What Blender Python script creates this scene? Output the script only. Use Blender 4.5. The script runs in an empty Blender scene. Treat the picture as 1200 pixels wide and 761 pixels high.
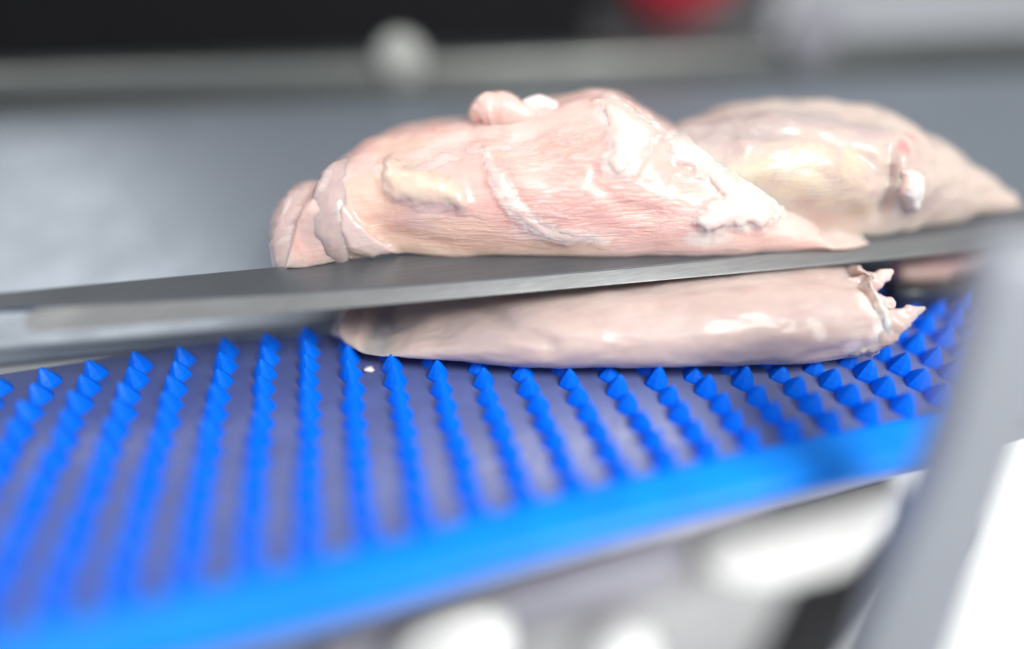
import bpy, bmesh, math, random
import numpy as np
from mathutils import Vector, noise
from mathutils.bvhtree import BVHTree

# ------------------------------------------------------------------ scene, camera, light
scene = bpy.context.scene
col = scene.collection
CM = 0.01                                   # everything below is laid out in centimetres
RND = random.Random(7)

PITCH, YAW, FPX = math.radians(36.3), math.radians(15.8), 670.0
CAMH = 9.26
cam_data = bpy.data.cameras.new("camera")
cam = bpy.data.objects.new("camera", cam_data)
col.objects.link(cam)
cam.location = (0, 0, CAMH * CM)
cam.rotation_euler = (math.pi / 2 - PITCH, 0, -YAW)
cam_data.sensor_width = 36
cam_data.lens = 36 * FPX / 1200
cam_data.clip_start = 0.005
cam_data.clip_end = 50
cam_data.dof.use_dof = True
cam_data.dof.focus_distance = 13.75 * CM
cam_data.dof.aperture_fstop = 0.85
scene.camera = cam

world = bpy.data.worlds.new("World")
scene.world = world
world.use_nodes = True
world.node_tree.nodes["Background"].inputs[0].default_value = (0.86, 0.92, 1.0, 1)
world.node_tree.nodes["Background"].inputs[1].default_value = 0.40

scene.view_settings.view_transform = 'Standard'
scene.view_settings.look = 'None'
scene.view_settings.exposure = 0.32
scene.view_settings.gamma = 1.0


def lamp(name, loc, target, size, power, color=(1, 1, 1), size_y=None):
    d = bpy.data.lights.new(name, 'AREA')
    d.shape = 'RECTANGLE'
    d.size = size * CM
    d.size_y = (size_y or size) * CM
    d.energy = power
    d.color = color
    o = bpy.data.objects.new(name, d)
    col.objects.link(o)
    o.location = Vector(loc) * CM
    o.rotation_euler = (Vector(target) - Vector(loc)).to_track_quat('-Z', 'Y').to_euler()
    return o


lamp("overhead_lamp", (20, -19, 41), (6, 11, 2), 18, 2.25, (1.0, 0.98, 0.95), 20)
lamp("soft_fill_lamp", (-6, -16, 62), (2, 10, 0), 50, 0.75, (0.97, 0.98, 1.0), 40)  # unseen soft fill, added to brighten the pins and the meat
lamp("bevel_fill_lamp", (-29, 33, 42), (-5, 11, 2), 22, 0.42, (1.0, 0.98, 0.95), 24)  # unseen, added so the bevel's left end and the plate reflect it
lamp("floor_fill_lamp", (80, 20, 0), (76, 24, -42), 30, 5.0)  # unseen, added to blow out the floor right of the arm
lamp("housing_fill_lamp", (12, -5, -13), (8, 12, -21), 9, 0.16)  # unseen, added to brighten the base housing from below the belt

# ------------------------------------------------------------------ geometry helpers (centimetres)
FW = np.array([math.sin(YAW) * math.cos(PITCH), math.cos(YAW) * math.cos(PITCH), -math.sin(PITCH)])
RT = np.array([math.cos(YAW), -math.sin(YAW), 0.0])
FH = np.array([math.sin(YAW), math.cos(YAW), 0.0])
DN = np.cross(FW, RT)
EYE = np.array([0, 0, CAMH])


def ray(px, py):
    return FW * FPX + RT * (px - 600) + DN * (py - 380.5)


def at_depth(px, py, d):
    return EYE + ray(px, py) * d / FPX


def at_height(px, py, z):
    r = ray(px, py)
    return EYE + r * (z - CAMH) / r[2]


def project(p):
    w = np.asarray(p) - EYE
    d = w @ FW
    return 600 + FPX * (w @ RT) / d, 380.5 + FPX * (w @ DN) / d


def link(name, me, mat, parent=None, smooth=True):
    o = bpy.data.objects.new(name, me)
    col.objects.link(o)
    if mat:
        me.materials.append(mat)
    if parent:
        o.parent = parent
        o.matrix_parent_inverse = parent.matrix_world.inverted()
    if smooth:
        me.polygons.foreach_set("use_smooth", [True] * len(me.polygons))
    return o


def mesh_obj(name, verts, faces, mat, parent=None, smooth=True):
    me = bpy.data.meshes.new(name)
    me.from_pydata([tuple(float(c) * CM for c in v) for v in verts], [], faces)
    me.update()
    bm = bmesh.new()
    bm.from_mesh(me)
    bmesh.ops.recalc_face_normals(bm, faces=bm.faces)
    bm.to_mesh(me)
    bm.free()
    return link(name, me, mat, parent, smooth)


def tag(o, label=None, cat=None, group=None, kind=None):
    for k, v in (("label", label), ("category", cat), ("group", group), ("kind", kind)):
        if v:
            o[k] = v
    return o


def thing(name, loc, label, cat, group=None):
    o = bpy.data.objects.new(name, None)
    col.objects.link(o)
    o.location = Vector([float(c) for c in loc]) * CM
    o.empty_display_size = 0.01
    bpy.context.view_layer.update()
    return tag(o, label, cat, group)


def hexa(name, corners, mat, parent=None, bevel=0.1, seg=3):
    """eight corners: bottom ring of four, then top ring of four; bevelled edges"""
    bm = bmesh.new()
    vs = [bm.verts.new([float(c) * CM for c in p]) for p in corners]
    for f in ((3, 2, 1, 0), (4, 5, 6, 7), (0, 1, 5, 4), (1, 2, 6, 5), (2, 3, 7, 6), (3, 0, 4, 7)):
        bm.faces.new([vs[i] for i in f])
    bmesh.ops.recalc_face_normals(bm, faces=bm.faces)
    if bevel:
        bmesh.ops.bevel(bm, geom=bm.edges[:], offset=bevel * CM, segments=seg, affect='EDGES', profile=0.5)
    me = bpy.data.meshes.new(name)
    bm.to_mesh(me)
    bm.free()
    o = link(name, me, mat, parent)
    return o


def box(name, c0, c1, mat, parent=None, bevel=0.1, turn=0.0, pivot=(0, 0)):
    (x0, y0, z0), (x1, y1, z1) = c0, c1
    pts = [(x0, y0, z0), (x1, y0, z0), (x1, y1, z0), (x0, y1, z0), (x0, y0, z1), (x1, y0, z1), (x1, y1, z1), (x0, y1, z1)]
    ca, sa = math.cos(turn), math.sin(turn)
    q = []
    for x, y, z in pts:
        dx, dy = x - pivot[0], y - pivot[1]
        q.append((pivot[0] + ca * dx - sa * dy, pivot[1] + sa * dx + ca * dy, z))
    return hexa(name, q, mat, parent, bevel)


def sweep(name, profile, stations, mat, parent=None):
    """profile: closed list of (a, b); stations: list of (origin, axis_a, axis_b)"""
    n = len(profile)
    vs, fs = [], []
    for o, ea, eb in stations:
        for a, b in profile:
            vs.append(np.asarray(o) + np.asarray(ea) * a + np.asarray(eb) * b)
    m = len(stations)
    for i in range(m - 1):
        for j in range(n):
            k = (j + 1) % n
            fs.append((i * n + j, i * n + k, (i + 1) * n + k, (i + 1) * n + j))
    fs.append(tuple(range(n)))
    fs.append(tuple((m - 1) * n + j for j in range(n)))
    return mesh_obj(name, vs, fs, mat, parent)


def lathe(name, prof, mat, parent=None, origin=(0, 0, 0), axis=(0, 0, 1), seg=40):
    ax = Vector(axis).normalized()
    t = ax.orthogonal().normalized()
    b = ax.cross(t)
    vs, fs = [], []
    for r, h in prof:
        for k in range(seg):
            a = 2 * math.pi * k / seg
            p = Vector(origin) + ax * h + (t * math.cos(a) + b * math.sin(a)) * r
            vs.append(p)
    for i in range(len(prof) - 1):
        for k in range(seg):
            l = (k + 1) % seg
            fs.append((i * seg + k, i * seg + l, (i + 1) * seg + l, (i + 1) * seg + k))
    fs.append(tuple(range(seg)))
    fs.append(tuple((len(prof) - 1) * seg + k for k in range(seg)))
    return mesh_obj(name, vs, fs, mat, parent)


# ------------------------------------------------------------------ materials
def mat_new(name):
    m = bpy.data.materials.new(name)
    m.use_nodes = True
    nt = m.node_tree
    return m, nt, nt.nodes["Principled BSDF"]


def N(nt, kind, **kw):
    n = nt.nodes.new(kind)
    for k, v in kw.items():
        setattr(n, k, v)
    return n


def coords(nt, scale=(1, 1, 1), rot=(0, 0, 0)):
    tc = N(nt, 'ShaderNodeTexCoord')
    mp = N(nt, 'ShaderNodeMapping')
    mp.inputs['Scale'].default_value = scale
    mp.inputs['Rotation'].default_value = rot
    nt.links.new(tc.outputs['Object'], mp.inputs['Vector'])
    return mp.outputs['Vector']


def noise_tex(nt, vec, scale, detail=4, rough=0.55, dist=0.0):
    n = N(nt, 'ShaderNodeTexNoise')
    n.inputs['Scale'].default_value = scale
    n.inputs['Detail'].default_value = detail
    n.inputs['Roughness'].default_value = rough
    n.inputs['Distortion'].default_value = dist
    nt.links.new(vec, n.inputs['Vector'])
    return n.outputs['Fac']


def ramp(nt, fac, stops):
    r = N(nt, 'ShaderNodeValToRGB')
    e = r.color_ramp.elements
    while len(e) < len(stops):
        e.new(0.5)
    for i, (p, c) in enumerate(stops):
        e[i].position = p
        e[i].color = c if len(c) == 4 else (*c, 1)
    nt.links.new(fac, r.inputs['Fac'])
    return r.outputs['Color']


def maprange(nt, v, a, b, c, d):
    m = N(nt, 'ShaderNodeMapRange')
    for i, x in enumerate((a, b, c, d)):
        m.inputs[i + 1].default_value = x
    nt.links.new(v, m.inputs[0])
    return m.outputs[0]


def mix(nt, fac, a, b, mode='MIX'):
    m = N(nt, 'ShaderNodeMix', data_type='RGBA', blend_type=mode)
    for sock, v in ((0, fac), (6, a), (7, b)):
        if isinstance(v, (int, float)):
            m.inputs[sock].default_value = v
        elif isinstance(v, tuple):
            m.inputs[sock].default_value = (*v, 1) if len(v) == 3 else v
        else:
            nt.links.new(v, m.inputs[sock])
    return m.outputs[2]


def math_node(nt, op, a, b=None):
    m = N(nt, 'ShaderNodeMath', operation=op)
    for i, v in enumerate((a, b)):
        if v is None:
            continue
        if isinstance(v, (int, float)):
            m.inputs[i].default_value = v
        else:
            nt.links.new(v, m.inputs[i])
    return m.outputs[0]


def attr(nt, name):
    a = N(nt, 'ShaderNodeAttribute')
    a.attribute_name = name
    return a.outputs['Fac']


def bump(nt, b, height, strength, dist, prev=None):
    n = N(nt, 'ShaderNodeBump')
    n.inputs['Strength'].default_value = strength
    n.inputs['Distance'].default_value = dist
    nt.links.new(height, n.inputs['Height'])
    if prev is not None:
        nt.links.new(prev, n.inputs['Normal'])
    if b is not None:
        nt.links.new(n.outputs[0], b.inputs['Normal'])
    return n.outputs[0]


def plastic(name, c, rough=0.35, spec=0.5, sss=0.0, var=0.12, coat=0.0):
    m, nt, b = mat_new(name)
    v = coords(nt)
    n1 = noise_tex(nt, v, 90, 4)
    dark = tuple(x * (1 - var) for x in c)
    lite = tuple(min(1, x * (1 + var)) for x in c)
    nt.links.new(ramp(nt, n1, [(0.3, dark), (0.7, lite)]), b.inputs['Base Color'])
    n2 = noise_tex(nt, v, 400, 3)
    nt.links.new(maprange(nt, n2, 0.3, 0.7, rough - 0.07, rough + 0.1), b.inputs['Roughness'])
    b.inputs['Specular IOR Level'].default_value = spec
    b.inputs['Coat Weight'].default_value = coat
    if sss:
        b.inputs['Subsurface Weight'].default_value = sss
        b.inputs['Subsurface Radius'].default_value = (0.3, 0.6, 1.0)
        b.inputs['Subsurface Scale'].default_value = 0.003
    bump(nt, b, n2, 0.12, 0.0002)
    return m


def steel(name, c, rough, brushed=(1, 60, 60), metal=1.0, var=0.2):
    m, nt, b = mat_new(name)
    v = coords(nt, brushed)
    n1 = noise_tex(nt, v, 40, 5, 0.6)
    n2 = noise_tex(nt, coords(nt), 35, 4, 0.6)
    base = ramp(nt, n1, [(0.25, tuple(x * (1 - var) for x in c)), (0.75, tuple(min(1, x * (1 + var)) for x in c))])
    nt.links.new(mix(nt, maprange(nt, n2, 0.4, 0.7, 0.0, 0.35), base, tuple(x * 0.75 for x in c)), b.inputs['Base Color'])
    nt.links.new(maprange(nt, n2, 0.3, 0.7, rough - 0.05, rough + 0.12), b.inputs['Roughness'])
    b.inputs['Metallic'].default_value = metal
    bump(nt, b, n1, 0.08, 0.0003)
    return m


M_PIN = plastic("blue_pin_plastic", (0.0, 0.18, 1.0), 0.42, 0.22, 0.0)
M_SHEET = plastic("belt_sheet_plastic", (0.09, 0.115, 0.28), 0.42, 0.5, 0.0)
M_LIP = plastic("belt_edge_lit_plastic", (0.0, 0.25, 0.98), 0.42, 0.3, 0.0)  # lighter blue than the pins: top light painted into the edge colour
M_BLADE = steel("blade_steel", (0.17, 0.185, 0.20), 0.36, metal=0.6)
M_BEVEL = steel("ground_bevel_steel", (0.23, 0.235, 0.235), 0.45, metal=0.6)
M_PLATE = steel("brushed_plate_steel", (0.27, 0.30, 0.34), 0.30, brushed=(1, 20, 20), metal=0.6, var=0.05)
M_RAIL = steel("rail_steel", (0.20, 0.21, 0.20), 0.4)
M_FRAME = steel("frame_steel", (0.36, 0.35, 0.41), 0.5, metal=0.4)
M_ARM = steel("arm_painted", (0.35, 0.37, 0.41), 0.5, metal=0.2)
M_DARK = plastic("black_plastic", (0.010, 0.010, 0.012), 0.7, 0.12)
M_GUIDE = steel("guide_bar_steel", (0.07, 0.075, 0.085), 0.4, metal=0.6)
M_RED = plastic("red_plastic", (0.38, 0.008, 0.03), 0.5)
M_LIT_WHITE = plastic("lit_white", (0.84, 0.84, 0.82), 0.4, var=0.04)  # white base colour stands in for bright light on the base housing
M_HOUSING = plastic("grey_housing_paint", (0.36, 0.36, 0.36), 0.45, var=0.06)
M_BOLT = plastic("pale_cap_plastic", (0.42, 0.43, 0.40), 0.4, var=0.05)
M_FLOOR = plastic("floor_paint", (0.82, 0.82, 0.80), 0.6, var=0.04)
M_CAP = plastic("grey_cap_plastic", (0.25, 0.25, 0.28), 0.5, 0.3)
M_MIDGREY = plastic("mid_grey_paint", (0.11, 0.11, 0.115), 0.6, 0.3, var=0.06)
M_WALL = plastic("wall_paint", (0.42, 0.43, 0.46), 0.7, var=0.06)


def flesh(name, base, deep, pale, fiber=1.0, rough=0.26, sss=0.35, bumpy=1.0, reach=0.006, coat=0.6, sparkle=1.0):
    m, nt, b = mat_new(name)
    v = coords(nt)
    ang = YAW
    vf = coords(nt, (3.6, 30, 62), (0, 0, ang))            # stretched along the muscle
    big = noise_tex(nt, v, 45, 5, 0.6, 0.6)
    mid = noise_tex(nt, v, 170, 5, 0.6, 0.4)
    fib = noise_tex(nt, vf, 11, 3, 0.55, 0.05)
    fine = noise_tex(nt, v, 900, 4, 0.6)
    c = ramp(nt, big, [(0.28, deep), (0.5, base), (0.74, pale)])
    c = mix(nt, maprange(nt, mid, 0.35, 0.7, 0.0, 0.35), c, pale)
    fm = attr(nt, "fiber")
    lines = ramp(nt, fib, [(0.39, (1, 1, 1)), (0.485, (0, 0, 0)), (0.505, (0, 0, 0)), (0.60, (1, 1, 1))])
    inv = math_node(nt, 'SUBTRACT', 1.0, lines)
    c = mix(nt, math_node(nt, 'MULTIPLY', math_node(nt, 'MULTIPLY', inv, fm), 0.5 * fiber), c, tuple(x * y for x, y in zip(deep, (0.97, 0.84, 0.78))))
    for a, cc, k in (("fat", (0.90, 0.78, 0.70), 0.9), ("yellow", (0.80, 0.66, 0.42), 0.85), ("tan", (0.80, 0.53, 0.40), 0.65), ("grey", (0.50, 0.40, 0.38), 0.85), ("red", (0.74, 0.22, 0.22), 0.7)):
        w = attr(nt, a)
        ww = maprange(nt, math_node(nt, 'ADD', w, math_node(nt, 'MULTIPLY', math_node(nt, 'SUBTRACT', mid, 0.5), 0.9)), 0.25, 0.75, 0.0, k)
        ww = math_node(nt, 'MULTIPLY', ww, math_node(nt, 'MINIMUM', math_node(nt, 'MULTIPLY', w, 6.0), 1.0))
        c = mix(nt, ww, c, cc)
    rim = attr(nt, 'rim')
    rw = maprange(nt, math_node(nt, 'ADD', rim, math_node(nt, 'MULTIPLY', math_node(nt, 'SUBTRACT', mid, 0.5), 0.8)), 0.35, 0.85, 0.0, 0.85)
    c = mix(nt, math_node(nt, 'MULTIPLY', rw, math_node(nt, 'MINIMUM', math_node(nt, 'MULTIPLY', rim, 5.0), 1.0)), c, (0.80, 0.54, 0.45))
    nt.links.new(c, b.inputs['Base Color'])
    b.inputs['Subsurface Weight'].default_value = sss
    b.inputs['Subsurface Radius'].default_value = (1.0, 0.42, 0.25)
    b.inputs['Subsurface Scale'].default_value = reach
    b.inputs['Specular IOR Level'].default_value = 0.5
    nt.links.new(maprange(nt, mid, 0.3, 0.7, rough - 0.08, rough + 0.16), b.inputs['Roughness'])
    b.inputs['Coat Weight'].default_value = coat
    b.inputs['Coat Roughness'].default_value = 0.1
    p = bump(nt, None, big, 0.35 * bumpy, 0.0012)
    p = bump(nt, None, mid, 0.45 * bumpy, 0.0007, p)
    fibm = math_node(nt, 'MULTIPLY', math_node(nt, 'ADD', math_node(nt, 'MULTIPLY', lines, 0.5), fib), math_node(nt, 'ADD', math_node(nt, 'MULTIPLY', fm, 1.6), 0.25))
    p = bump(nt, None, fibm, 0.5 * bumpy, 0.0005, p)
    bump(nt, b, fine, min(1.0, 0.22 * bumpy * sparkle), 0.0002 * sparkle, p)
    return m


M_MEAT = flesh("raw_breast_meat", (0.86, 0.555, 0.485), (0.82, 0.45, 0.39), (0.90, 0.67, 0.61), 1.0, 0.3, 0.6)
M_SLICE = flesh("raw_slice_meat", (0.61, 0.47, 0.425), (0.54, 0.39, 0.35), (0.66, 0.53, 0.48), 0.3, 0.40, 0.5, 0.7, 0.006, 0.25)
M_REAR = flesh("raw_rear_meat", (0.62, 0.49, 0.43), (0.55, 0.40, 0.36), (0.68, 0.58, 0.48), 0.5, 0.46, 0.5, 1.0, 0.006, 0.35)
M_FAT = flesh("white_fat", (0.92, 0.80, 0.74), (0.90, 0.71, 0.65), (0.93, 0.86, 0.81), 0.2, 0.3, 0.25, 0.7, 0.0015)
M_YFAT = flesh("yellow_fat", (0.84, 0.66, 0.50), (0.81, 0.59, 0.46), (0.87, 0.74, 0.58), 0.2, 0.24, 0.25, 0.6, 0.0015)
M_GLINT = flesh("wet_glint_film", (0.70, 0.58, 0.52), (0.62, 0.49, 0.44), (0.80, 0.71, 0.66), 0.2, 0.12, 0.2, 0.8, 0.0015, 0.7)  # paler than the slice: wet highlights painted into the colour
M_SKIN = flesh("pale_membrane", (0.76, 0.58, 0.53), (0.68, 0.48, 0.44), (0.84, 0.70, 0.66), 0.2, 0.2, 0.25, 0.7, 0.0015)
M_FOLD = flesh("grey_fold", (0.58, 0.43, 0.40), (0.50, 0.36, 0.34), (0.70, 0.57, 0.54), 0.3, 0.2, 0.6, 0.8)

# ------------------------------------------------------------------ setting
fl = mesh_obj("floor", [(-400, -300, -42), (500, -300, -42), (500, 400, -42), (-400, 400, -42)], [(0, 1, 2, 3)], M_FLOOR)
tag(fl, kind='structure')
wl = box("wall", (-300, 150, -42), (400, 156, 200), M_WALL, bevel=0.5)
tag(wl, kind='structure')

TURN = -math.radians(6.5)                   # the blade frame stands slightly askew to the belt
EX = np.array([math.cos(TURN), math.sin(TURN), 0.0])
EY = np.array([-math.sin(TURN), math.cos(TURN), 0.0])
UP = np.array([0, 0, 1.0])


def fr(a, b, z):                            # a along the blade, b away from the camera
    return EX * a + EY * b + UP * z


# steel back plate rising behind the belt
pl = thing("back_plate", fr(6, 18, 2), "sloping brushed steel plate behind the chicken and the blue belt", "steel plate")
prof = [(12.9, 0.05), (13.4, 0.22), (15.0, 0.72), (17.0, 1.36), (19.0, 2.02), (21.0, 2.72), (22.6, 3.28), (22.9, 3.34), (23.1, 3.25),
        (23.1, 2.9), (21.0, 2.45), (19.0, 1.77), (17.0, 1.11), (15.0, 0.47), (13.6, -0.02), (12.9, -0.15)]
sweep("plate", prof, [(EX * a, EY, UP) for a in np.linspace(-26, 48, 12)], M_PLATE, pl)

# rail with two caps behind the plate
rl = thing("steel_rail", fr(6, 26, 3), "dark steel rail running above the sloping back plate", "rail")
rp = []
for k in range(24):
    t = 2 * math.pi * k / 24
    rp.append((26 + 1.1 * math.copysign(abs(math.cos(t)) ** 0.5, math.cos(t)), 3.2 + 1.15 * math.copysign(abs(math.sin(t)) ** 0.5, math.sin(t))))
sweep("rail_body", rp, [(EX * a, EY, UP) for a in np.linspace(-34, 60, 8)], M_RAIL, rl)
for px, py, r, m, lab in ((470, 56, 0.98, M_BOLT, "pale round cap left on the dark rail, the brighter of two"),
                     (955, 45, 1.3, M_CAP, "dull grey round cap on the rail behind the meat, the fainter of two")):
    c0 = at_depth(px, py, 24.5)
    a0 = c0 @ EX
    p0 = fr(a0, 24.92, c0[2])
    cp = lathe("cap", [(r, -0.1), (r, 0.25), (r * 0.92, 0.42), (r * 0.7, 0.58), (r * 0.35, 0.66), (0.02, 0.68)], m, None, p0, -EY, 32)
    tag(cp, lab, "cap", "caps on the rail")

# dark control housing and red knob above the rail
dk = thing("control_housing", fr(-8, 34, 4), "black machine housing at the top behind the rail", "machine housing")
box("housing_shell", (-45, 31, -6), (9, 46, 14), M_DARK, dk, 0.6, TURN)
box("housing_rim", (-45, 30.2, -6), (9.3, 30.95, 2.2), M_GUIDE, dk, 0.2, TURN)
kb0 = at_depth(803, -62, 1)
kb0 = EYE + ray(803, -76) * (29.5 / ray(803, -76)[1])
kn = thing("red_knob", kb0, "blurred red push knob above the rail behind the chicken", "knob")
lathe("knob_cap", [(0.8, -1.4), (2.3, -0.9), (3.4, -0.3), (3.7, 0.3), (3.5, 0.8), (2.6, 1.2), (1.2, 1.4), (0.05, 1.45)], M_RED, kn, kb0, -EY, 32)
lathe("knob_stem", [(0.9, 0), (0.9, 6)], M_DARK, kn, kb0 + EY * 1.2, EY, 20)
gq = box("dark_panel", (9.7, 33, -6), (19.5, 42, 16), M_MIDGREY, None, 0.4, TURN)
tag(gq, "dark grey machine panel behind the red knob", "panel")
gp = box("grey_panel", (19.6, 32, -6), (70, 40, 16), M_WALL, None, 0.4, TURN)
tag(gp, "light grey machine panel at the top right behind the rail", "panel")

# ------------------------------------------------------------------ the belt
BY0, BY1 = 6.35, 13.55
belt = thing("conveyor_belt", (3, 9.5, 0), "bright blue pin studded conveyor belt under the chicken and the blade", "conveyor belt")
sh = [(BY0 - 0.1, 0.0), (BY1, 0.0), (BY1 + 0.06, -0.05), (BY1 + 0.06, -0.25), (BY0 - 0.1, -0.25)]
ax_y, ax_z = np.array([0, 1.0, 0]), UP
sweep("belt_sheet", sh, [((x, 0, 0), ax_y, ax_z) for x in np.linspace(-16, 18, 30)], M_SHEET, belt)
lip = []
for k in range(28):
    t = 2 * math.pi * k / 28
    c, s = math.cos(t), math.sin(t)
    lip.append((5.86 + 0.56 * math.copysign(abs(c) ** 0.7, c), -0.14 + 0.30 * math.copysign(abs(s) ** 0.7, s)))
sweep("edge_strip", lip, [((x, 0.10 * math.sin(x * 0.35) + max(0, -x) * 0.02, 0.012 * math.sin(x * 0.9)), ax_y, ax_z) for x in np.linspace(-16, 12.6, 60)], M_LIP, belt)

# one pin: a soft four sided pyramid with a rounded tip
def pin_mesh():
    rings = [(0.31, -0.02), (0.295, 0.07), (0.225, 0.22), (0.13, 0.38), (0.048, 0.49)]
    vs, fs = [], []
    n = 8
    for r, h in rings:
        for k in range(n):
            a = 2 * math.pi * k / n
            rr = r if k % 2 == 0 else r * 0.84
            vs.append((rr * 0.90 * math.cos(a) * CM, rr * 1.14 * math.sin(a) * CM, h * CM))
    vs.append((0, 0, 0.515 * CM))
    for i in range(len(rings) - 1):
        for k in range(n):
            l = (k + 1) % n
            fs.append((i * n + k, i * n + l, (i + 1) * n + l, (i + 1) * n + k))
    t = (len(rings) - 1) * n
    for k in range(n):
        fs.append((t + k, t + (k + 1) % n, len(vs) - 1))
    me = bpy.data.meshes.new("pin")
    me.from_pydata(vs, [], fs)
    me.materials.append(M_PIN)
    me.polygons.foreach_set("use_smooth", [False] * len(me.polygons))
    me.update()
    return me


PIN = pin_mesh()
hidden_pins = []


def plate_line(x):                          # front edge of the back plate in belt coordinates
    return (12.85 - x * math.sin(-TURN) * 1.0) - 0.45 if x > 10 else 13.4


def under_meat(x, y):
    px, py = project((x, y, 0.2))
    if not (398 < px < 1042):
        return False
    xs = [398, 412, 450, 500, 600, 700, 800, 900, 1000, 1042]
    ys = [380, 385, 398, 408, 416, 420, 422, 415, 404, 396]
    return py < np.interp(px, xs, ys) + (5 if px < 540 else -4)


inv = belt.matrix_world.inverted()
for c in range(-4, 30):
    for j in range(12):
        x = c - 12 + 3.10 + RND.uniform(-.03, .03)
        y = 12.85 - 0.57 * j + RND.uniform(-.02, .02)
        if y > plate_line(x):
            continue
        px, py = project((x, y, 0.1))
        if px < -30 or px > 1175 or py > 790:
            if -14 < x < 20:
                hidden_pins.append((x, y))
            continue
        if under_meat(x, y):
            hidden_pins.append((x, y))
            continue
        o = bpy.data.objects.new("pin", PIN)
        col.objects.link(o)
        o.parent = belt
        o.matrix_parent_inverse = inv
        o.location = (x * CM, y * CM, 0)
        o.rotation_euler = (RND.uniform(-.05, .05), RND.uniform(-.05, .05), RND.uniform(-.12, .12))
        s = RND.uniform(.95, 1.05)
        o.scale = (s, s, s * RND.uniform(.93, 1.05))
vs, fs = [], []
bv = [tuple(v.co) for v in PIN.vertices]
bf = [tuple(p.vertices) for p in PIN.polygons]
for x, y in hidden_pins:
    k = len(vs)
    vs += [(v[0] / CM + x, v[1] / CM + y, v[2] / CM * 0.5) for v in bv]
    fs += [tuple(i + k for i in f) for f in bf]
hp = mesh_obj("pin_rest", vs, fs, M_PIN, belt, smooth=False)
hp["kind"] = "stuff"

# ------------------------------------------------------------------ frame below the belt
bf_ = thing("belt_frame", (3, 8, -1), "grey steel frame carrying the blue belt along its near edge", "machine frame")
spp = [(-16, -0.46), (13, -0.46), (13, -1.2), (9, -1.3), (4, -1.4), (-16, -1.5)]
sweep("side_plate", spp, [((0, y, 0), np.array([1.0, 0, 0]), UP) for y in (5.75, 5.95)], M_FRAME, bf_).data.polygons.foreach_set("use_smooth", [False] * 8)
box("support_deck", (-16, 5.96, -0.62), (20, 13.5, -0.30), M_FRAME, bf_, 0.05)
box("lower_flange", (-16, 5.97, -1.5), (17, 8.3, -1.3), M_FRAME, bf_, 0.05)

hs = thing("base_housing", (8, 15, -20), "light grey machine base housing under the belt", "machine base")
box("housing_body", (-9, 10.2, -34), (16.95, 24, -15.0), M_HOUSING, hs, 0.7)
box("shaded_top", (-4, 10.75, -14.9), (10.6, 16, -12.0), M_FRAME, hs, 0.5)  # lilac block painting the housing top where the belt shades it
box("dark_side", (17.0, 10.6, -34), (27, 24, -16.2), M_DARK, hs, 0.3)
for px, py, r, lab in ((528, 742, 2.2, "larger white dome put in for a highlight at the bottom below the blue belt edge"), (716, 752, 1.75, "smaller white dome put in for a highlight at the bottom on the grey base housing")):
    p0 = at_depth(px, py, 1)
    r0 = ray(px, py)
    p0 = EYE + r0 * (10.15 / r0[1])
    k = lathe("highlight_dome", [(r, 0.0), (r, 0.7), (r * 0.93, 1.1), (r * 0.75, 1.4), (r * 0.4, 1.55), (0.03, 1.6)], M_LIT_WHITE, None, p0, (0, -1, 0), 36)  # white domes added in place of bright highlights on the housing front
    tag(k, lab, "knob", "white domes put in for highlights on the base housing")

tr = thing("lit_top_patch", (13, 11, -14.6), "white slab put in for the lit housing top under the belt beside the grey arm", "lit patch")  # white slab added in place of the lit part of the housing top
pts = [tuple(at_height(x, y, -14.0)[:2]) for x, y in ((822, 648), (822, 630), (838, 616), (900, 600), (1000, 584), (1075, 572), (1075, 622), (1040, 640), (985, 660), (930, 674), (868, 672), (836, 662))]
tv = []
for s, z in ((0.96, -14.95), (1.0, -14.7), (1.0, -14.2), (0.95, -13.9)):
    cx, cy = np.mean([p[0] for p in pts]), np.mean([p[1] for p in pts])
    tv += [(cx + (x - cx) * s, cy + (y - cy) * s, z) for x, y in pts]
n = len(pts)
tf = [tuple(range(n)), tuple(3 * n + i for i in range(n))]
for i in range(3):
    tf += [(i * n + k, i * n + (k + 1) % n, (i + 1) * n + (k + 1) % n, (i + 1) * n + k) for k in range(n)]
mesh_obj("lit_patch_body", tv, tf, M_LIT_WHITE, tr)

# grey arm standing in front of the belt end
ar = thing("machine_arm", at_depth(1065, 761, 9.5), "blurred grey metal arm leaning across the right end of the belt", "machine arm")
stn = []
for px0, px1, py, d in ((1170, 1420, 293, 8.1), (1166, 1400, 303, 8.1), (1156, 1310, 345, 8.2), (1112, 1213, 520, 8.8), (1064, 1166, 640, 9.2), (1014, 1121, 761, 9.6), (950, 1060, 930, 10.4)):
    l, r = at_depth(px0, py, d), at_depth(px1, py, d)
    w = (r - l) / 2
    stn.append(((l + r) / 2, w, np.array([0.15, 0.35, 0.0])))
ap = []
for k in range(24):
    t = 2 * math.pi * k / 24
    c, s = math.cos(t), math.sin(t)
    ap.append((math.copysign(abs(c) ** 0.3, c), 1 + math.copysign(abs(s) ** 0.4, s)))
sweep("arm_bar", ap, stn, M_ARM, ar)

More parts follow.
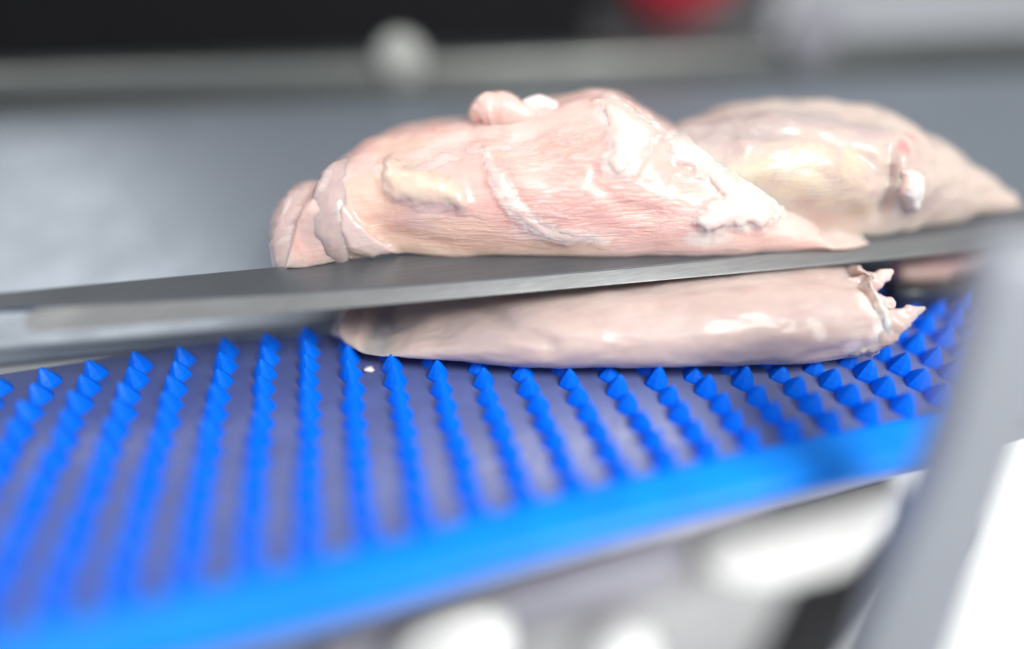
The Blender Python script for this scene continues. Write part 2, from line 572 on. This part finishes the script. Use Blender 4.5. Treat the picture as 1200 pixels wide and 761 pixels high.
# dark guide bar behind the belt on the right
gb = thing("guide_bar", (16, 9.6, 0.6), "short dark steel guide bar over the far pins at right", "guide bar")
A0, A1 = at_depth(1046, 347, 15.6), at_depth(1190, 338, 17.0)
dv = (A1 - A0) / np.linalg.norm(A1 - A0)
side = np.cross(UP, dv)
gpf = []
for k in range(20):
    t = 2 * math.pi * k / 20
    c, s = math.cos(t), math.sin(t)
    gpf.append((0.35 * math.copysign(abs(c) ** 0.5, c), 0.32 * math.copysign(abs(s) ** 0.5, s)))
sweep("bar_body", gpf, [(A0, side, UP), (A0 + dv * 0.8, side, UP), (A1 + dv * 3, side, UP)], M_GUIDE, gb)

# ------------------------------------------------------------------ the blade
bl = thing("slicing_blade", (4, 11.2, 2.1), "long grey steel slicing blade cutting level through the chicken breast", "blade")
ZT = 2.20


def edge_pts(table, z):
    xs, pp = [], []
    for px, py in table:
        pp.append(at_height(px, py, z))
    X = np.array([p[0] for p in pp])
    Y = np.array([p[1] for p in pp])
    k = np.polyfit(X, Y, 2)
    return lambda x: float(np.polyval(k, x))


y_top = edge_pts([(50, 362), (300, 345), (600, 325), (750, 316), (900, 298), (1180, 264)], ZT)
y_bot = edge_pts([(50, 387), (300, 370), (600, 344), (900, 314), (1180, 290)], 2.0)
y_back = edge_pts([(0, 343), (100, 334), (200, 325), (300, 315), (400, 306), (1200, 238)], ZT)
st = []
sb = []
vs_b, vs_e = [], []
xs = np.linspace(-14, 30, 90)
nb = 0
for x in xs:
    yt, yb, ybk = y_top(x), y_bot(x), y_back(x)
    yt = max(yt, yb + 0.15)
    nick = 0.012 * noise.noise(Vector((x * 2.1, 3.3, 0)))
    vs_b.append([(x, yt + nick, ZT), (x, yt + 0.02 + nick, ZT + 0.012), (x, ybk - 0.03, ZT + 0.012), (x, ybk, ZT - 0.01), (x, ybk, ZT - 0.13), (x, yt + 0.25, ZT - 0.14), (x, yt + 0.05, ZT - 0.12)])
n = 7
V = [p for r in vs_b for p in r]
F = []
for i in range(len(xs) - 1):
    for j in range(n):
        k = (j + 1) % n
        F.append((i * n + j, i * n + k, (i + 1) * n + k, (i + 1) * n + j))
F += [tuple(range(n)), tuple((len(xs) - 1) * n + j for j in range(n))]
bo = mesh_obj("blade_body", V, F, M_BLADE, bl, smooth=False)
# the ground bevel along the near edge, with a rounded left end
V, F = [], []
xb = np.concatenate([[-7.35, -7.3, -7.2, -7.0, -6.8], np.linspace(-6.5, 30, 80)])
for i, x in enumerate(xb):
    yt, yb = y_top(x), y_bot(x)
    yt = max(yt, yb + 0.15)
    g = (0.15, 0.55, 0.82, 0.96, 1.0)[i] if i < 5 else 1.0
    ym, zm = (yt + yb) / 2, 2.1
    sec = [(yt + 0.08, ZT - 0.012), (yt - 0.015, ZT - 0.008), (yt - 0.5 * (yt - yb), (ZT + 1.99) / 2), (yb + 0.02, 1.995), (yb, 1.975), (yb + 0.04, 1.95), (yt + 0.08, 1.98)]
    for y, z in sec:
        V.append((x, ym + (y - ym) * g, zm + (z - zm) * g))
n = 7
for i in range(len(xb) - 1):
    for j in range(n):
        k = (j + 1) % n
        F.append((i * n + j, i * n + k, (i + 1) * n + k, (i + 1) * n + j))
F += [tuple(range(n)), tuple((len(xb) - 1) * n + j for j in range(n))]
mesh_obj("bevel", V, F, M_BEVEL, bl, smooth=False)

# ------------------------------------------------------------------ the chicken
root = thing("chicken_breast", at_depth(680, 420, 13.7), "raw pink chicken breast on the blue pins, sliced through by the steel blade", "raw chicken")


def lobe(name, top, bot, zb, width, mat, zc=0.35, nu=240, nv=150, e=0.85, ref=13.8, seed=0, rough=0.05, flat=None, sag=0.0, tuck=2.2, dbot=None, lean=0.0):
    """closed lofted lobe: top / bot are outline points (x, y) seen from the front, bot lies at height zb;
    width(x) gives its depth away from the front; cross sections are rounded, cut flat at zb"""
    tx, ty = zip(*top)
    bx, by = zip(*bot)
    x0, x1 = tx[0], tx[-1]
    s = (1 - np.cos(np.linspace(0, math.pi, nu))) / 2
    s = 0.6 * s + 0.4 * np.linspace(0, 1, nu)
    X = x0 + (x1 - x0) * s
    ang = np.linspace(0, 2 * math.pi, nv, endpoint=False)
    ca, sa = np.cos(ang), np.sin(ang)
    ca = np.sign(ca) * np.abs(ca) ** e
    sa = np.sign(sa) * np.abs(sa) ** e
    rows = []
    for x in X:
        yt = np.interp(x, tx, ty)
        yb = np.interp(x, bx, by)
        if dbot is not None:
            Df = np.interp(x, *dbot)
        else:
            Df = at_height(x, yb, zb) @ FH
        w = width(x)
        lo, hi = zb + 0.02, zb + 7
        for it in range(22):
            zt = (lo + hi) / 2
            h = zt - zb
            zm = zb + zc * h
            D = Df + w / 2 - ca * w / 2
            Z = zm + np.where(sa > 0, sa * (zt - zm), sa * (zm - zb) * tuck)
            Z = np.maximum(Z, zb)
            D = D + lean * (Z - zb)
            dep = D * math.cos(PITCH) + (CAMH - Z) * math.sin(PITCH)
            yy = 380.5 + FPX * ((CAMH - Z) * math.cos(PITCH) - D * math.sin(PITCH)) / dep
            if yy.min() > yt:
                lo = zt
            else:
                hi = zt
        k = int(np.argmin(yy))
        u = (x - 600) * dep[k] / FPX
        rows.append(np.stack([np.full(nv, u), D, Z], 1))
    A = np.array(rows)                                     # nu, nv, (u, D, z)
    # smooth the rows a little along the length
    for it in range(3):
        A[1:-1] = 0.25 * A[:-2] + 0.5 * A[1:-1] + 0.25 * A[2:]
    # round off both ends
    def cap(row, nxt):
        c = row.mean(0)
        push = np.array([math.copysign(1, c[0] - nxt.mean(0)[0]), 0, 0]) * min(0.4, 0.25 * (row[:, 2].max() - row[:, 2].min()))
        return [c + (row - c) * k + push * q for k, q in ((0.93, 0.35), (0.78, 0.65), (0.5, 0.9), (0.2, 1.0))]
    A = np.concatenate([np.array(cap(A[0], A[4])[::-1]), A, np.array(cap(A[-1], A[-5]))], 0)
    P = A[..., 0:1] * RT + A[..., 1:2] * FH + A[..., 2:3] * UP
    return P


class Skin:
    def __init__(self, P):
        self.P = P
        self.nu, self.nv = P.shape[:2]
        self.m = {k: np.zeros(P.shape[:2]) for k in ("fat", "yellow", "grey", "red", "tan", "fiber")}

    def faces(self):
        nu, nv = self.nu, self.nv
        F = []
        for i in range(nu - 1):
            for j in range(nv):
                k = (j + 1) % nv
                F.append((i * nv + j, i * nv + k, (i + 1) * nv + k, (i + 1) * nv + j))
        F.append(tuple(range(nv)))
        F.append(tuple((nu - 1) * nv + j for j in range(nv)))
        return F

    def normals(self):
        P = self.P
        du = np.gradient(P, axis=0)
        dv = (np.roll(P, -1, 1) - np.roll(P, 1, 1)) / 2
        n = np.cross(du, dv)
        n /= np.linalg.norm(n, axis=-1, keepdims=True) + 1e-9
        c = P.mean(axis=(0, 1))
        if ((P - P.mean(axis=1, keepdims=True)) * n).sum(-1).mean() < 0:
            n = -n
        return n

    def tree(self):
        return BVHTree.FromPolygons([tuple(v) for v in self.P.reshape(-1, 3)], self.faces())

    def hit(self, px, py, tree=None):
        t = tree or self.tree()
        r = Vector(ray(px, py)).normalized()
        h = t.ray_cast(Vector(EYE), r)
        return None if h[0] is None else np.array(h[0])

    def dist_line(self, pts, tree=None):
        """distance of every vertex from a polyline drawn on the surface"""
        t = tree or self.tree()
        H = [self.hit(x, y, t) for x, y in pts]
        H = [h for h in H if h is not None]
        Q = self.P.reshape(-1, 3)
        best = np.full(len(Q), 1e9)
        along = np.zeros(len(Q))
        for i, (a, b) in enumerate(zip(H[:-1], H[1:])):
            ab = b - a
            tt = np.clip(((Q - a) @ ab) / (ab @ ab + 1e-9), 0, 1)
            d = np.linalg.norm(Q - (a + tt[:, None] * ab), axis=1)
            m = d < best
            best[m] = d[m]
            along[m] = (i + tt[m]) / max(1, len(H) - 1)
        return best.reshape(self.nu, self.nv), along.reshape(self.nu, self.nv)

    def groove(self, pts, w, depth, fade=True):
        d, a = self.dist_line(pts)
        k = np.exp(-(d / w) ** 2) * depth
        if fade:
            k = k * np.clip(np.minimum(a, 1 - a) * 6 + 0.15, 0, 1)
        self.P = self.P - self.normals() * k[..., None]

    def bumpy(self, px, py, r, h, sx=1.0):
        c = self.hit(px, py)
        if c is None:
            return
        v = self.P - c
        u = (v @ RT) / sx
        rest = np.linalg.norm(v - (v @ RT)[..., None] * RT, axis=-1)
        k = np.exp(-((u ** 2 + rest ** 2) / r ** 2)) * h
        self.P = self.P + self.normals() * k[..., None]

    def mask(self, key, px, py, r, v=1.0, sx=1.0, tree=None):
        c = self.hit(px, py, tree)
        if c is None:
            return
        w = self.P - c
        u = (w @ RT) / sx
        rest = np.linalg.norm(w - (w @ RT)[..., None] * RT, axis=-1)
        self.m[key] = np.maximum(self.m[key], v * np.exp(-((u ** 2 + rest ** 2) / r ** 2) ** 1.5))

    def swell(self, poly, thick, edge, seed=0.0, ragged=0.1, key=None, v=1.0):
        """raise the surface inside an outline seen on its front, softly towards the rim"""
        Q = self.P.reshape(-1, 3)
        n = self.normals().reshape(-1, 3)
        W = Q - EYE
        dep = W @ FW
        q = np.stack([600 + FPX * (W @ RT) / dep, 380.5 + FPX * (W @ DN) / dep], 1)
        front = (n * W).sum(1) < 0
        poly = np.array(poly, float)
        a, b = poly, np.roll(poly, -1, 0)
        best = np.full(len(Q), 1e9)
        ins = np.zeros(len(Q), bool)
        for p0, p1 in zip(a, b):
            ab = p1 - p0
            t = np.clip(((q - p0) @ ab) / (ab @ ab + 1e-9), 0, 1)
            best = np.minimum(best, np.linalg.norm(p0 + t[:, None] * ab - q, axis=1))
            c = (p0[1] > q[:, 1]) != (p1[1] > q[:, 1])
            xi = p0[0] + (q[:, 1] - p0[1]) * ab[0] / (ab[1] + 1e-12)
            ins ^= c & (q[:, 0] < xi)
        d = np.where(ins, best, -best) * dep / FPX
        near = front & (d > -0.4)
        for i in np.nonzero(near)[0]:
            d[i] += ragged * noise.fractal(Vector(Q[i]) * 3.2 + Vector((seed * 3.1, seed * 1.3, seed)), 0.8, 2.0, 3)
        k = np.where(near, np.clip(d / edge + 0.25, 0, 1), 0)
        k = k * k * (3 - 2 * k)
        self.P = self.P + (n * (k * thick)[:, None]).reshape(self.P.shape)
        if key:
            self.m[key] = np.maximum(self.m[key], (k * v).reshape(self.m[key].shape))

    def rough(self, amp, scale, seed=0.0, stretch=1.0):
        n = self.normals()
        Q = self.P.reshape(-1, 3)
        vals = np.empty(len(Q))
        sv = Vector((seed, seed * 1.7, seed * 2.3))
        for i, q in enumerate(Q):
            vals[i] = noise.fractal(Vector(((q @ RT) / stretch, q @ FH, q[2])) * scale + sv, 0.9, 2.0, 3)
        ends = np.arange(self.nu)
        fade = np.clip((np.minimum(ends, self.nu - 1 - ends) - 3) / 16, 0, 1)[:, None]
        self.P = self.P + n * (vals.reshape(self.nu, self.nv) * amp * fade)[..., None]

    def build(self, name, mat, parent, label=None):
        o = mesh_obj(name, self.P.reshape(-1, 3), self.faces(), mat, parent)
        for k, a in self.m.items():
            at = o.data.attributes.new(k, 'FLOAT', 'POINT')
            at.data.foreach_set("value", a.reshape(-1).astype(np.float32))
        if label:
            o["label"] = label
        return o


def patch(name, skin, poly, mat, parent, thick=0.12, edge=0.25, step=2.2, seed=0, ragged=0.12, lump=0.4, label=None, freq=2.0):
    """a thick irregular layer lying on the surface inside a closed outline"""
    tree = skin.tree()
    poly = np.array(poly, float)
    x0, y0 = poly.min(0) - 6
    x1, y1 = poly.max(0) + 6
    xs, ys = np.arange(x0, x1, step), np.arange(y0, y1, step)
    a, b = poly, np.roll(poly, -1, 0)

    def sd(q):
        ab = b - a
        t = np.clip(((q - a) * ab).sum(1) / ((ab ** 2).sum(1) + 1e-9), 0, 1)
        d = np.sqrt((((a + t[:, None] * ab) - q) ** 2).sum(1)).min()
        c = ((a[:, 1] > q[1]) != (b[:, 1] > q[1]))
        xi = a[:, 0] + (q[1] - a[:, 1]) * (b[:, 0] - a[:, 0]) / (b[:, 1] - a[:, 1] + 1e-12)
        return d if (c & (q[0] < xi)).sum() % 2 else -d
    idx, V, K = {}, [], []
    sv = Vector((seed * 3.1, seed * 1.3, seed))
    cmpx = 13.6 / FPX
    for i, x in enumerate(xs):
        for j, y in enumerate(ys):
            d = sd(np.array([x, y])) * cmpx
            h = tree.ray_cast(Vector(EYE), Vector(ray(x, y)).normalized())
            if h[0] is None:
                continue
            p = h[0]
            nrm = h[1]
            if nrm.dot(Vector(EYE) - p) < 0:
                nrm = -nrm
            d += ragged * noise.fractal(p * 3.2 + sv, 0.8, 2.0, 3)
            k = min(1, max(-0.6, d / edge))
            if d < -0.06:
                continue
            prof = math.sin(max(0, k) * math.pi / 2) if k > 0 else k
            t = thick * prof * (1 + lump * noise.fractal(p * freq + sv * 2, 0.9, 2.0, 3)) - 0.015
            idx[i, j] = len(V)
            V.append(p + nrm * t)
            K.append(min(1.0, max(0.0, d / (edge * 1.3))))
    F = []
    for (i, j) in idx:
        q = [(i, j), (i + 1, j), (i + 1, j + 1), (i, j + 1)]
        if all(k in idx for k in q):
            vv = [V[idx[k]] for k in q]
            if max((vv[0] - vv[2]).length, (vv[1] - vv[3]).length) < 0.6:
                F.append(tuple(idx[k] for k in q))
    # close it underneath so that it is a solid layer
    m = len(V)
    V2 = [tuple(v) for v in V]
    from collections import Counter
    cnt = Counter()
    for f in F:
        for k in range(4):
            cnt[tuple(sorted((f[k], f[(k + 1) % 4])))] += 1
    under = {}
    nv = Vector(-FW)
    for v_i in set(i for f in F for i in f):
        under[v_i] = len(V2)
        V2.append(tuple(V[v_i] - nv * 0.12))
        K.append(0.0)
    G = list(F) + [tuple(under[i] for i in reversed(f)) for f in F]
    for f in F:
        for k in range(4):
            e0, e1 = f[k], f[(k + 1) % 4]
            if cnt[tuple(sorted((e0, e1)))] == 1:
                G.append((e1, e0, under[e0], under[e1]))
    o = mesh_obj(name, V2, G, mat, parent)
    at = o.data.attributes.new('rim', 'FLOAT', 'POINT')
    at.data.foreach_set('value', [1 - k for k in K])
    if label:
        o["label"] = label
    return o


# --- lower slice, between belt and blade
top = [(404, 362), (410, 352), (440, 343), (520, 338), (640, 330), (760, 326), (860, 318), (950, 311), (985, 310), (1005, 314), (1014, 330)]
bot = [(404, 390), (414, 399), (440, 412), (500, 424), (600, 434), (700, 438), (800, 438), (900, 433), (970, 426), (1002, 420), (1014, 408)]
P = lobe("slice", top, bot, 0.40,  lambda x: 2.9 * min(1, max(0.3, (x - 396) / 60)) ** 0.5 * min(1, max(0.3, (1018 - x) / 30)) ** 0.5, None, zc=0.36, e=0.86, nu=230, nv=130, tuck=1.9)
sl = Skin(P)
sl.rough(0.10, 0.55, 4.0, 2.0)
sl.rough(0.03, 2.2, 9.0, 2.0)
sl.groove([(560, 352), (590, 372), (625, 392), (660, 412)], 0.22, 0.13)
sl.groove([(430, 372), (470, 384), (540, 396)], 0.3, 0.06)
for i in range(sl.nu):
    for j in range(sl.nv):
        q = sl.P[i, j]
        e = max(0.0, (q @ RT - 7.1) / 2.0)
        if e > 0:
            sl.P[i, j] = q + RT * min(1, e) * (0.42 * noise.fractal(Vector((q[1] * 1.1, q[2] * 1.9, 4.4)), 0.9, 2.0, 3))
sl.P[..., 2] = np.minimum(sl.P[..., 2], 2.03)
t = sl.tree()
for q in ((460, 385, .9, .8, 1.6), (560, 385, .9, .8, 2.0), (600, 405, .5, .6, 2)):
    sl.mask("grey", *q[:3], q[3], q[4], t)
for q in ((1030, 350, .5, .9), (1040, 390, .5, .7), (960, 390, .25, .55), (1000, 405, .3, .6)):
    sl.mask("fat", *q, 1.0, t)
sl.mask("red", 1062, 372, .16, 1.0, 1.5, t)
sl.mask("yellow", 1020, 318, .22, 1.0, 1.0, t)
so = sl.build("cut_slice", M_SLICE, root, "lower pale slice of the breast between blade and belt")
# pins pressed flat where the meat lies on them
tree_ = sl.tree()
for o in list(belt.children):
    if o.name.startswith("pin") and o.get("kind") != "stuff":
        p_ = Vector((o.location.x, o.location.y, 0.505 * CM * o.scale.z)) / CM
        if -0.6 < p_.x < 1.2 and 11.4 < p_.y < 12.9:
            o.scale.z *= 0.5                     # under the thin left end of the slice
            continue
        for zz in (0.25, 0.34, 0.42, 0.5):
            n_ = 0
            q_ = Vector((p_.x, p_.y, zz))
            while n_ < 8:
                h_ = tree_.ray_cast(q_, Vector((0, 0, 1)))
                if h_[0] is None:
                    break
                n_ += 1
                q_ = h_[0] + Vector((0, 0, 1e-4))
            if n_ % 2:
                o.scale.z *= 0.64
                break
patch("membrane", sl, [(735, 350), (770, 340), (810, 334), (860, 336), (910, 340), (950, 346), (940, 358), (900, 366), (860, 362), (820, 356), (780, 362), (750, 360)], M_GLINT, root, 0.010, 0.25, 1.3, 33, 0.50, 0.5, "pale film painted as wet highlights on the lower slice", 5.0)  # thin pale islands painted as wet highlights


def tag_flap(name, pts, d, th, mat, label=None):
    """pointed ragged tongue of meat through points, tapering to its end"""
    C_ = [at_depth(x, y, dd) for (x, y, r), dd in zip(pts, d)]
    R_ = [r for _, _, r in pts]
    m = len(C_)
    tt = np.linspace(0, m - 1, 26)
    cx = np.stack([np.interp(tt, range(m), [c[k] for c in C_]) for k in range(3)], 1)
    rr = np.interp(tt, range(m), R_)
    for it in range(2):
        cx[1:-1] = (cx[:-2] + 2 * cx[1:-1] + cx[2:]) / 4
    V, F = [], []
    n = 18
    for i in range(len(tt)):
        tan = cx[min(i + 1, len(tt) - 1)] - cx[max(i - 1, 0)]
        tan /= np.linalg.norm(tan) + 1e-9
        a = np.cross(tan, FW)
        a /= np.linalg.norm(a) + 1e-9
        b = np.cross(tan, a)
        for k in range(n):
            w = 2 * math.pi * k / n
            q = cx[i] + a * rr[i] * math.cos(w) + b * rr[i] * th * math.sin(w)
            q = q + (a * math.cos(w) + b * math.sin(w)) * rr[i] * (0.42 if name == "torn_flap" else 0.14) * noise.fractal(Vector(q) * 3.5, 0.9, 2.0, 3)
            V.append(q)
    for i in range(len(tt) - 1):
        for k in range(n):
            l = (k + 1) % n
            F.append((i * n + k, i * n + l, (i + 1) * n + l, (i + 1) * n + k))
    F += [tuple(range(n)), tuple((len(tt) - 1) * n + k for k in range(n))]
    o = mesh_obj(name, V, F, mat, root)
    if label:
        o["label"] = label
    return o


tag_flap("torn_flap", [(960, 398, .30), (1000, 394, .46), (1034, 384, .44), (1062, 370, .24), (1084, 361, .04)], [13.8, 13.65, 13.55, 13.5, 13.5], 0.5, M_SLICE, "pointed torn tip of the slice")
tag_flap("torn_flap", [(975, 346, .26), (1004, 338, .34), (1024, 330, .26), (1038, 322, .15), (1046, 317, .05)], [14.3, 14.15, 14.1, 14.1, 14.1], 0.6, M_SKIN, "pale torn upper corner of the slice")
tag_flap("torn_flap", [(985, 362, .3), (1016, 362, .40), (1036, 358, .30), (1046, 352, .10)], [14.0] * 4, 0.6, M_SKIN, "pale torn edge of the slice")

# --- main upper lobe
top = [(352, 290), (355, 262), (360, 238), (368, 222), (382, 200), (400, 186), (430, 168), (455, 156), (480, 147), (510, 141), (545, 139), (575, 132),
       (610, 126), (640, 120), (665, 113), (690, 107), (715, 107), (735, 115), (760, 132), (790, 150), (825, 163), (850, 186), (880, 207), (915, 230), (940, 252), (962, 263), (978, 273), (984, 279)]
bot = [(352, 315), (400, 311), (440, 307), (470, 303), (600, 304), (700, 305), (800, 303), (860, 300), (920, 294), (962, 289), (984, 286)]


def wid(x):
    return 4.6 * min(1, max(0.05, (x - 342) / 150)) ** 0.5 * min(1, max(0.18, (1004 - x) / 210)) ** 0.6


P = lobe("main", top, bot, 2.24, wid, None, zc=0.38, e=0.9, nu=300, nv=190, lean=0.2)
mn = Skin(P)
mn.rough(0.13, 0.45, 1.0, 1.4)
mn.rough(0.03, 1.4, 5.0, 1.7)
mn.groove([(430, 250), (452, 270), (490, 284), (540, 290)], 0.22, 0.05)
mn.groove([(565, 175), (592, 200), (608, 235), (640, 266), (700, 284)], 0.14, 0.05)
mn.groove([(545, 142), (562, 158), (600, 164), (650, 150)], 0.16, 0.14)
mn.groove([(700, 185), (695, 215), (725, 240), (780, 252)], 0.16, 0.06)
mn.bumpy(495, 222, .7, .16, 1.6)
mn.bumpy(600, 240, .9, .10, 1.6)
PAD = [(446, 186), (460, 180), (476, 190), (500, 194), (530, 205), (550, 222), (554, 246), (540, 252), (520, 244), (490, 246), (462, 240), (445, 226), (442, 205)]
FLAP_A = [(694, 112), (716, 110), (738, 118), (760, 136), (778, 150), (770, 170), (752, 192), (738, 212), (718, 208), (706, 190), (712, 165), (702, 140)]
FLAP_B = [(775, 158), (800, 152), (828, 158), (836, 175), (858, 196), (888, 214), (912, 232), (918, 252), (900, 268), (860, 272), (826, 278), (808, 262), (822, 240), (842, 232), (826, 212), (800, 200), (778, 186)]
mn.swell(PAD, 0.15, 0.45, 5, 0.08, "yellow", 0.7)
mn.swell(FLAP_A, 0.12, 0.35, 9, 0.14, "fat", 1.0)
mn.swell(FLAP_B, 0.13, 0.28, 12, 0.18, "fat", 1.0)
mn.swell([(396, 238), (404, 238), (420, 258), (440, 276), (466, 290), (470, 301), (436, 303), (408, 296), (396, 270)], 0.10, 0.14, 3, 0.03, "grey", 0.5)
mn.swell([(560, 170), (572, 172), (590, 205), (612, 238), (660, 264), (720, 278), (716, 290), (650, 286), (612, 270), (588, 246), (572, 215)], 0.05, 0.12, 4, 0.08, "fat", 0.6)
mn.rough(0.010, 5.0, 8.0, 4.0)
t = mn.tree()
for q in ((660, 190, .95, 1.0, 1.3), (650, 240, .9, 1.0, 1.6), (740, 250, .9, .8, 1.6), (560, 270, .8, .5, 2.0), (600, 200, .5, .7, 1.2)):
    mn.mask("fiber", *q[:3], q[3], q[4], t)
for q in ((720, 130, .5, 1.0, 1.0), (740, 165, .55, 1.0, 1.0), (720, 190, .4, .9, 1.0), (860, 215, .5, 1.0, 1.4), (880, 250, .5, .95, 1.4), (800, 160, .3, .9, 1.4), (620, 275, .3, .5, 3.0), (830, 280, .3, .7, 2.5)):
    mn.mask("fat", *q[:3], q[3], q[4], t)
for q in ((345, 245, .5, .9, 1.0), (330, 280, .6, .9, 1.0), (365, 270, .5, .6, 1.0), (395, 200, .4, .5, 1.0)):
    mn.mask("grey", *q[:3], q[3], q[4], t)
for q in ((470, 200, .5, .6, 1.2), (590, 125, .35, .5, 1.0), (585, 175, .3, .5, 1.6)):
    mn.mask("yellow", *q[:3], q[3], q[4], t)
for q in ((430, 240, .9, 1.0, 1.2), (450, 285, .8, 1.0, 2.0), (540, 285, .7, .9, 2.4), (470, 170, .6, .6, 1.6), (650, 292, .4, .7, 4.0)):
    mn.mask("tan", *q[:3], q[3], q[4], t)
mn.build("breast_lobe", M_MEAT, root, "thick pink main lobe above the blade")

patch("fat_pad", mn, PAD, M_YFAT, root, 0.05, 0.5, 2.0, 5, 0.10, 0.35, "yellowish fat pad on the left of the main lobe")
patch("sinew", mn, [(398, 240), (406, 240), (420, 260), (440, 278), (464, 292), (468, 300), (436, 302), (410, 294), (398, 270)], M_SKIN, root, 0.035, 0.14, 2.0, 7, 0.04, 0.3, "pale sinew strip near the left fold")
patch("fat_flap", mn, FLAP_A, M_FAT, root, 0.045, 0.6, 2.0, 9, 0.12, 0.3, "white fat flap on the crest of the main lobe")
patch("fat_flap", mn, FLAP_B, M_FAT, root, 0.05, 0.5, 2.0, 12, 0.16, 0.35, "ragged white fat flap on the right shoulder of the main lobe")
patch("membrane", mn, [(566, 176), (574, 178), (584, 200), (592, 222), (604, 240), (628, 258), (660, 272), (700, 282), (696, 290), (650, 284), (618, 268), (594, 248), (580, 222), (568, 196)], M_SKIN, root, 0.022, 0.16, 2.0, 15, 0.1, 0.8, "thin glossy membrane edge across the main lobe")
patch("membrane", mn, [(470, 200), (510, 178), (556, 168), (600, 166), (606, 176), (570, 184), (530, 190), (500, 206)], M_SKIN, root, 0.025, 0.2, 2.0, 17, 0.12, 0.8, "thin yellowish membrane on the crest of the main lobe")
def depth_of(skin, px, py, back=0.0, fall=14.5):
    h = skin.hit(px, py)
    return (fall if h is None else (h - EYE) @ FW) + back


mt = [(384, 218, .10), (366, 228, .42), (352, 250, .60), (349, 280, .64), (351, 308, .62), (354, 335, .5)]
tag_flap("meat_fold", mt, [15.0, 14.9, 14.7, 14.5, 14.4, 14.4], 1.1, M_FOLD, "greyish rounded fold at the left end")
mt = [(408, 186, .10), (396, 202, .34), (388, 230, .44), (386, 262, .46), (390, 290, .42), (394, 312, .36), (397, 326, .2)]
tag_flap("meat_fold", mt, [depth_of(mn, x, y, r * 0.25) for x, y, r in mt], 0.55, M_FOLD, "glossy fold beside the main lobe")
# soft nub on the crest
nd = depth_of(mn, 605, 150)
nt_ = [(556, 142, .06), (559, 136, .34), (572, 131, .48), (592, 132, .50), (614, 139, .40), (634, 150, .16)]
tag_flap("crest_nub", nt_, [nd + 0.45] * 6, 1.0, M_MEAT, "rounded nub of meat on the crest")
tag_flap("crest_nub", [(602, 132, .08), (618, 124, .20), (634, 122, .22), (648, 128, .20), (662, 138, .12)], [nd + 0.55, nd + 0.5, nd + 0.5, nd + 0.5, nd + 0.55], 1.0, M_FAT, "white fat bit beside the rounded nub")

# --- rear lobe, further from the camera
top = [(770, 165), (800, 142), (840, 126), (880, 121), (920, 120), (960, 122), (1000, 126), (1030, 134), (1055, 148), (1085, 164), (1110, 180), (1135, 200), (1160, 218), (1185, 238)]
bot = [(770, 284), (900, 281), (1000, 277), (1080, 262), (1185, 246)]
P = lobe("rear", top, bot, 2.26, lambda x: 4.2 * min(1, max(0.1, (x - 740) / 90)) ** 0.5 * min(1, max(0.06, (1192 - x) / 170)) ** 0.7, None, zc=0.4, e=0.9, nu=200, nv=130, ref=15.5, tuck=3.0)
rr_ = Skin(P)
rr_.rough(0.20, 0.55, 13.0, 1.3)
rr_.rough(0.05, 1.6, 3.0, 1.6)
rr_.groove([(840, 150), (900, 158), (960, 160), (1020, 190), (1045, 225)], 0.25, 0.14)
rr_.groove([(1040, 150), (1046, 190), (1042, 230), (1030, 262)], 0.18, 0.22)
rr_.bumpy(960, 205, .8, .2, 1.3)
t = rr_.tree()
for q in ((860, 150, .9, .9, 2.2), (960, 138, .8, .9, 2.5), (1010, 150, .6, .8, 1.5)):
    rr_.mask("grey", *q[:3], q[3], q[4], t)
for q in ((930, 200, .9, .5, 1.8), (990, 225, .7, .5, 1.2), (1015, 245, .5, .5, 1), (1000, 195, .6, .5, 1)):
    rr_.mask("yellow", *q[:3], q[3], q[4], t)
for q in ((955, 190, .3, .5, 1.8),):
    rr_.mask("fat", *q[:3], q[3], q[4], t)
rr_.mask("red", 1060, 172, .30, 0.8, 0.6, t)
rr_.mask("red", 1068, 160, .2, 0.6, 1.4, t)
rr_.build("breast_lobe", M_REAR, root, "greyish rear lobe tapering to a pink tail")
patch("white_tendon", rr_, [(1056, 200), (1070, 196), (1082, 206), (1083, 232), (1074, 248), (1060, 246), (1054, 226)], M_FAT, root, 0.2, 0.2, 2.5, 21, 0.05, 0.3, "bright white tendon end on the rear lobe")
# rear lobe below the blade
tag_flap("cut_slice", [(1050, 318, .30), (1085, 314, .42), (1120, 310, .42), (1150, 306, .36), (1172, 302, .15)], [16.2, 16.4, 16.6, 16.8, 17.0], 0.8, M_MEAT, "reddish end of the slice below the blade")

# a crumb of meat on the belt
c0 = at_height(433, 433, 0.05)
V, F = [], []
bmx = bmesh.new()
bmesh.ops.create_icosphere(bmx, subdivisions=2, radius=0.09)
for v in bmx.verts:
    v.co = Vector((v.co.x * 1.5, v.co.y, v.co.z * 0.7)) * (1 + 0.6 * noise.noise(v.co * 14)) + Vector(c0)
vv = [tuple(v.co) for v in bmx.verts]
ff = [tuple(v.index for v in f.verts) for f in bmx.faces]
bmx.free()
cr = mesh_obj("meat_crumb", vv, ff, M_FAT)
tag(cr, "tiny white crumb of meat on the belt between two pin rows", "crumb")
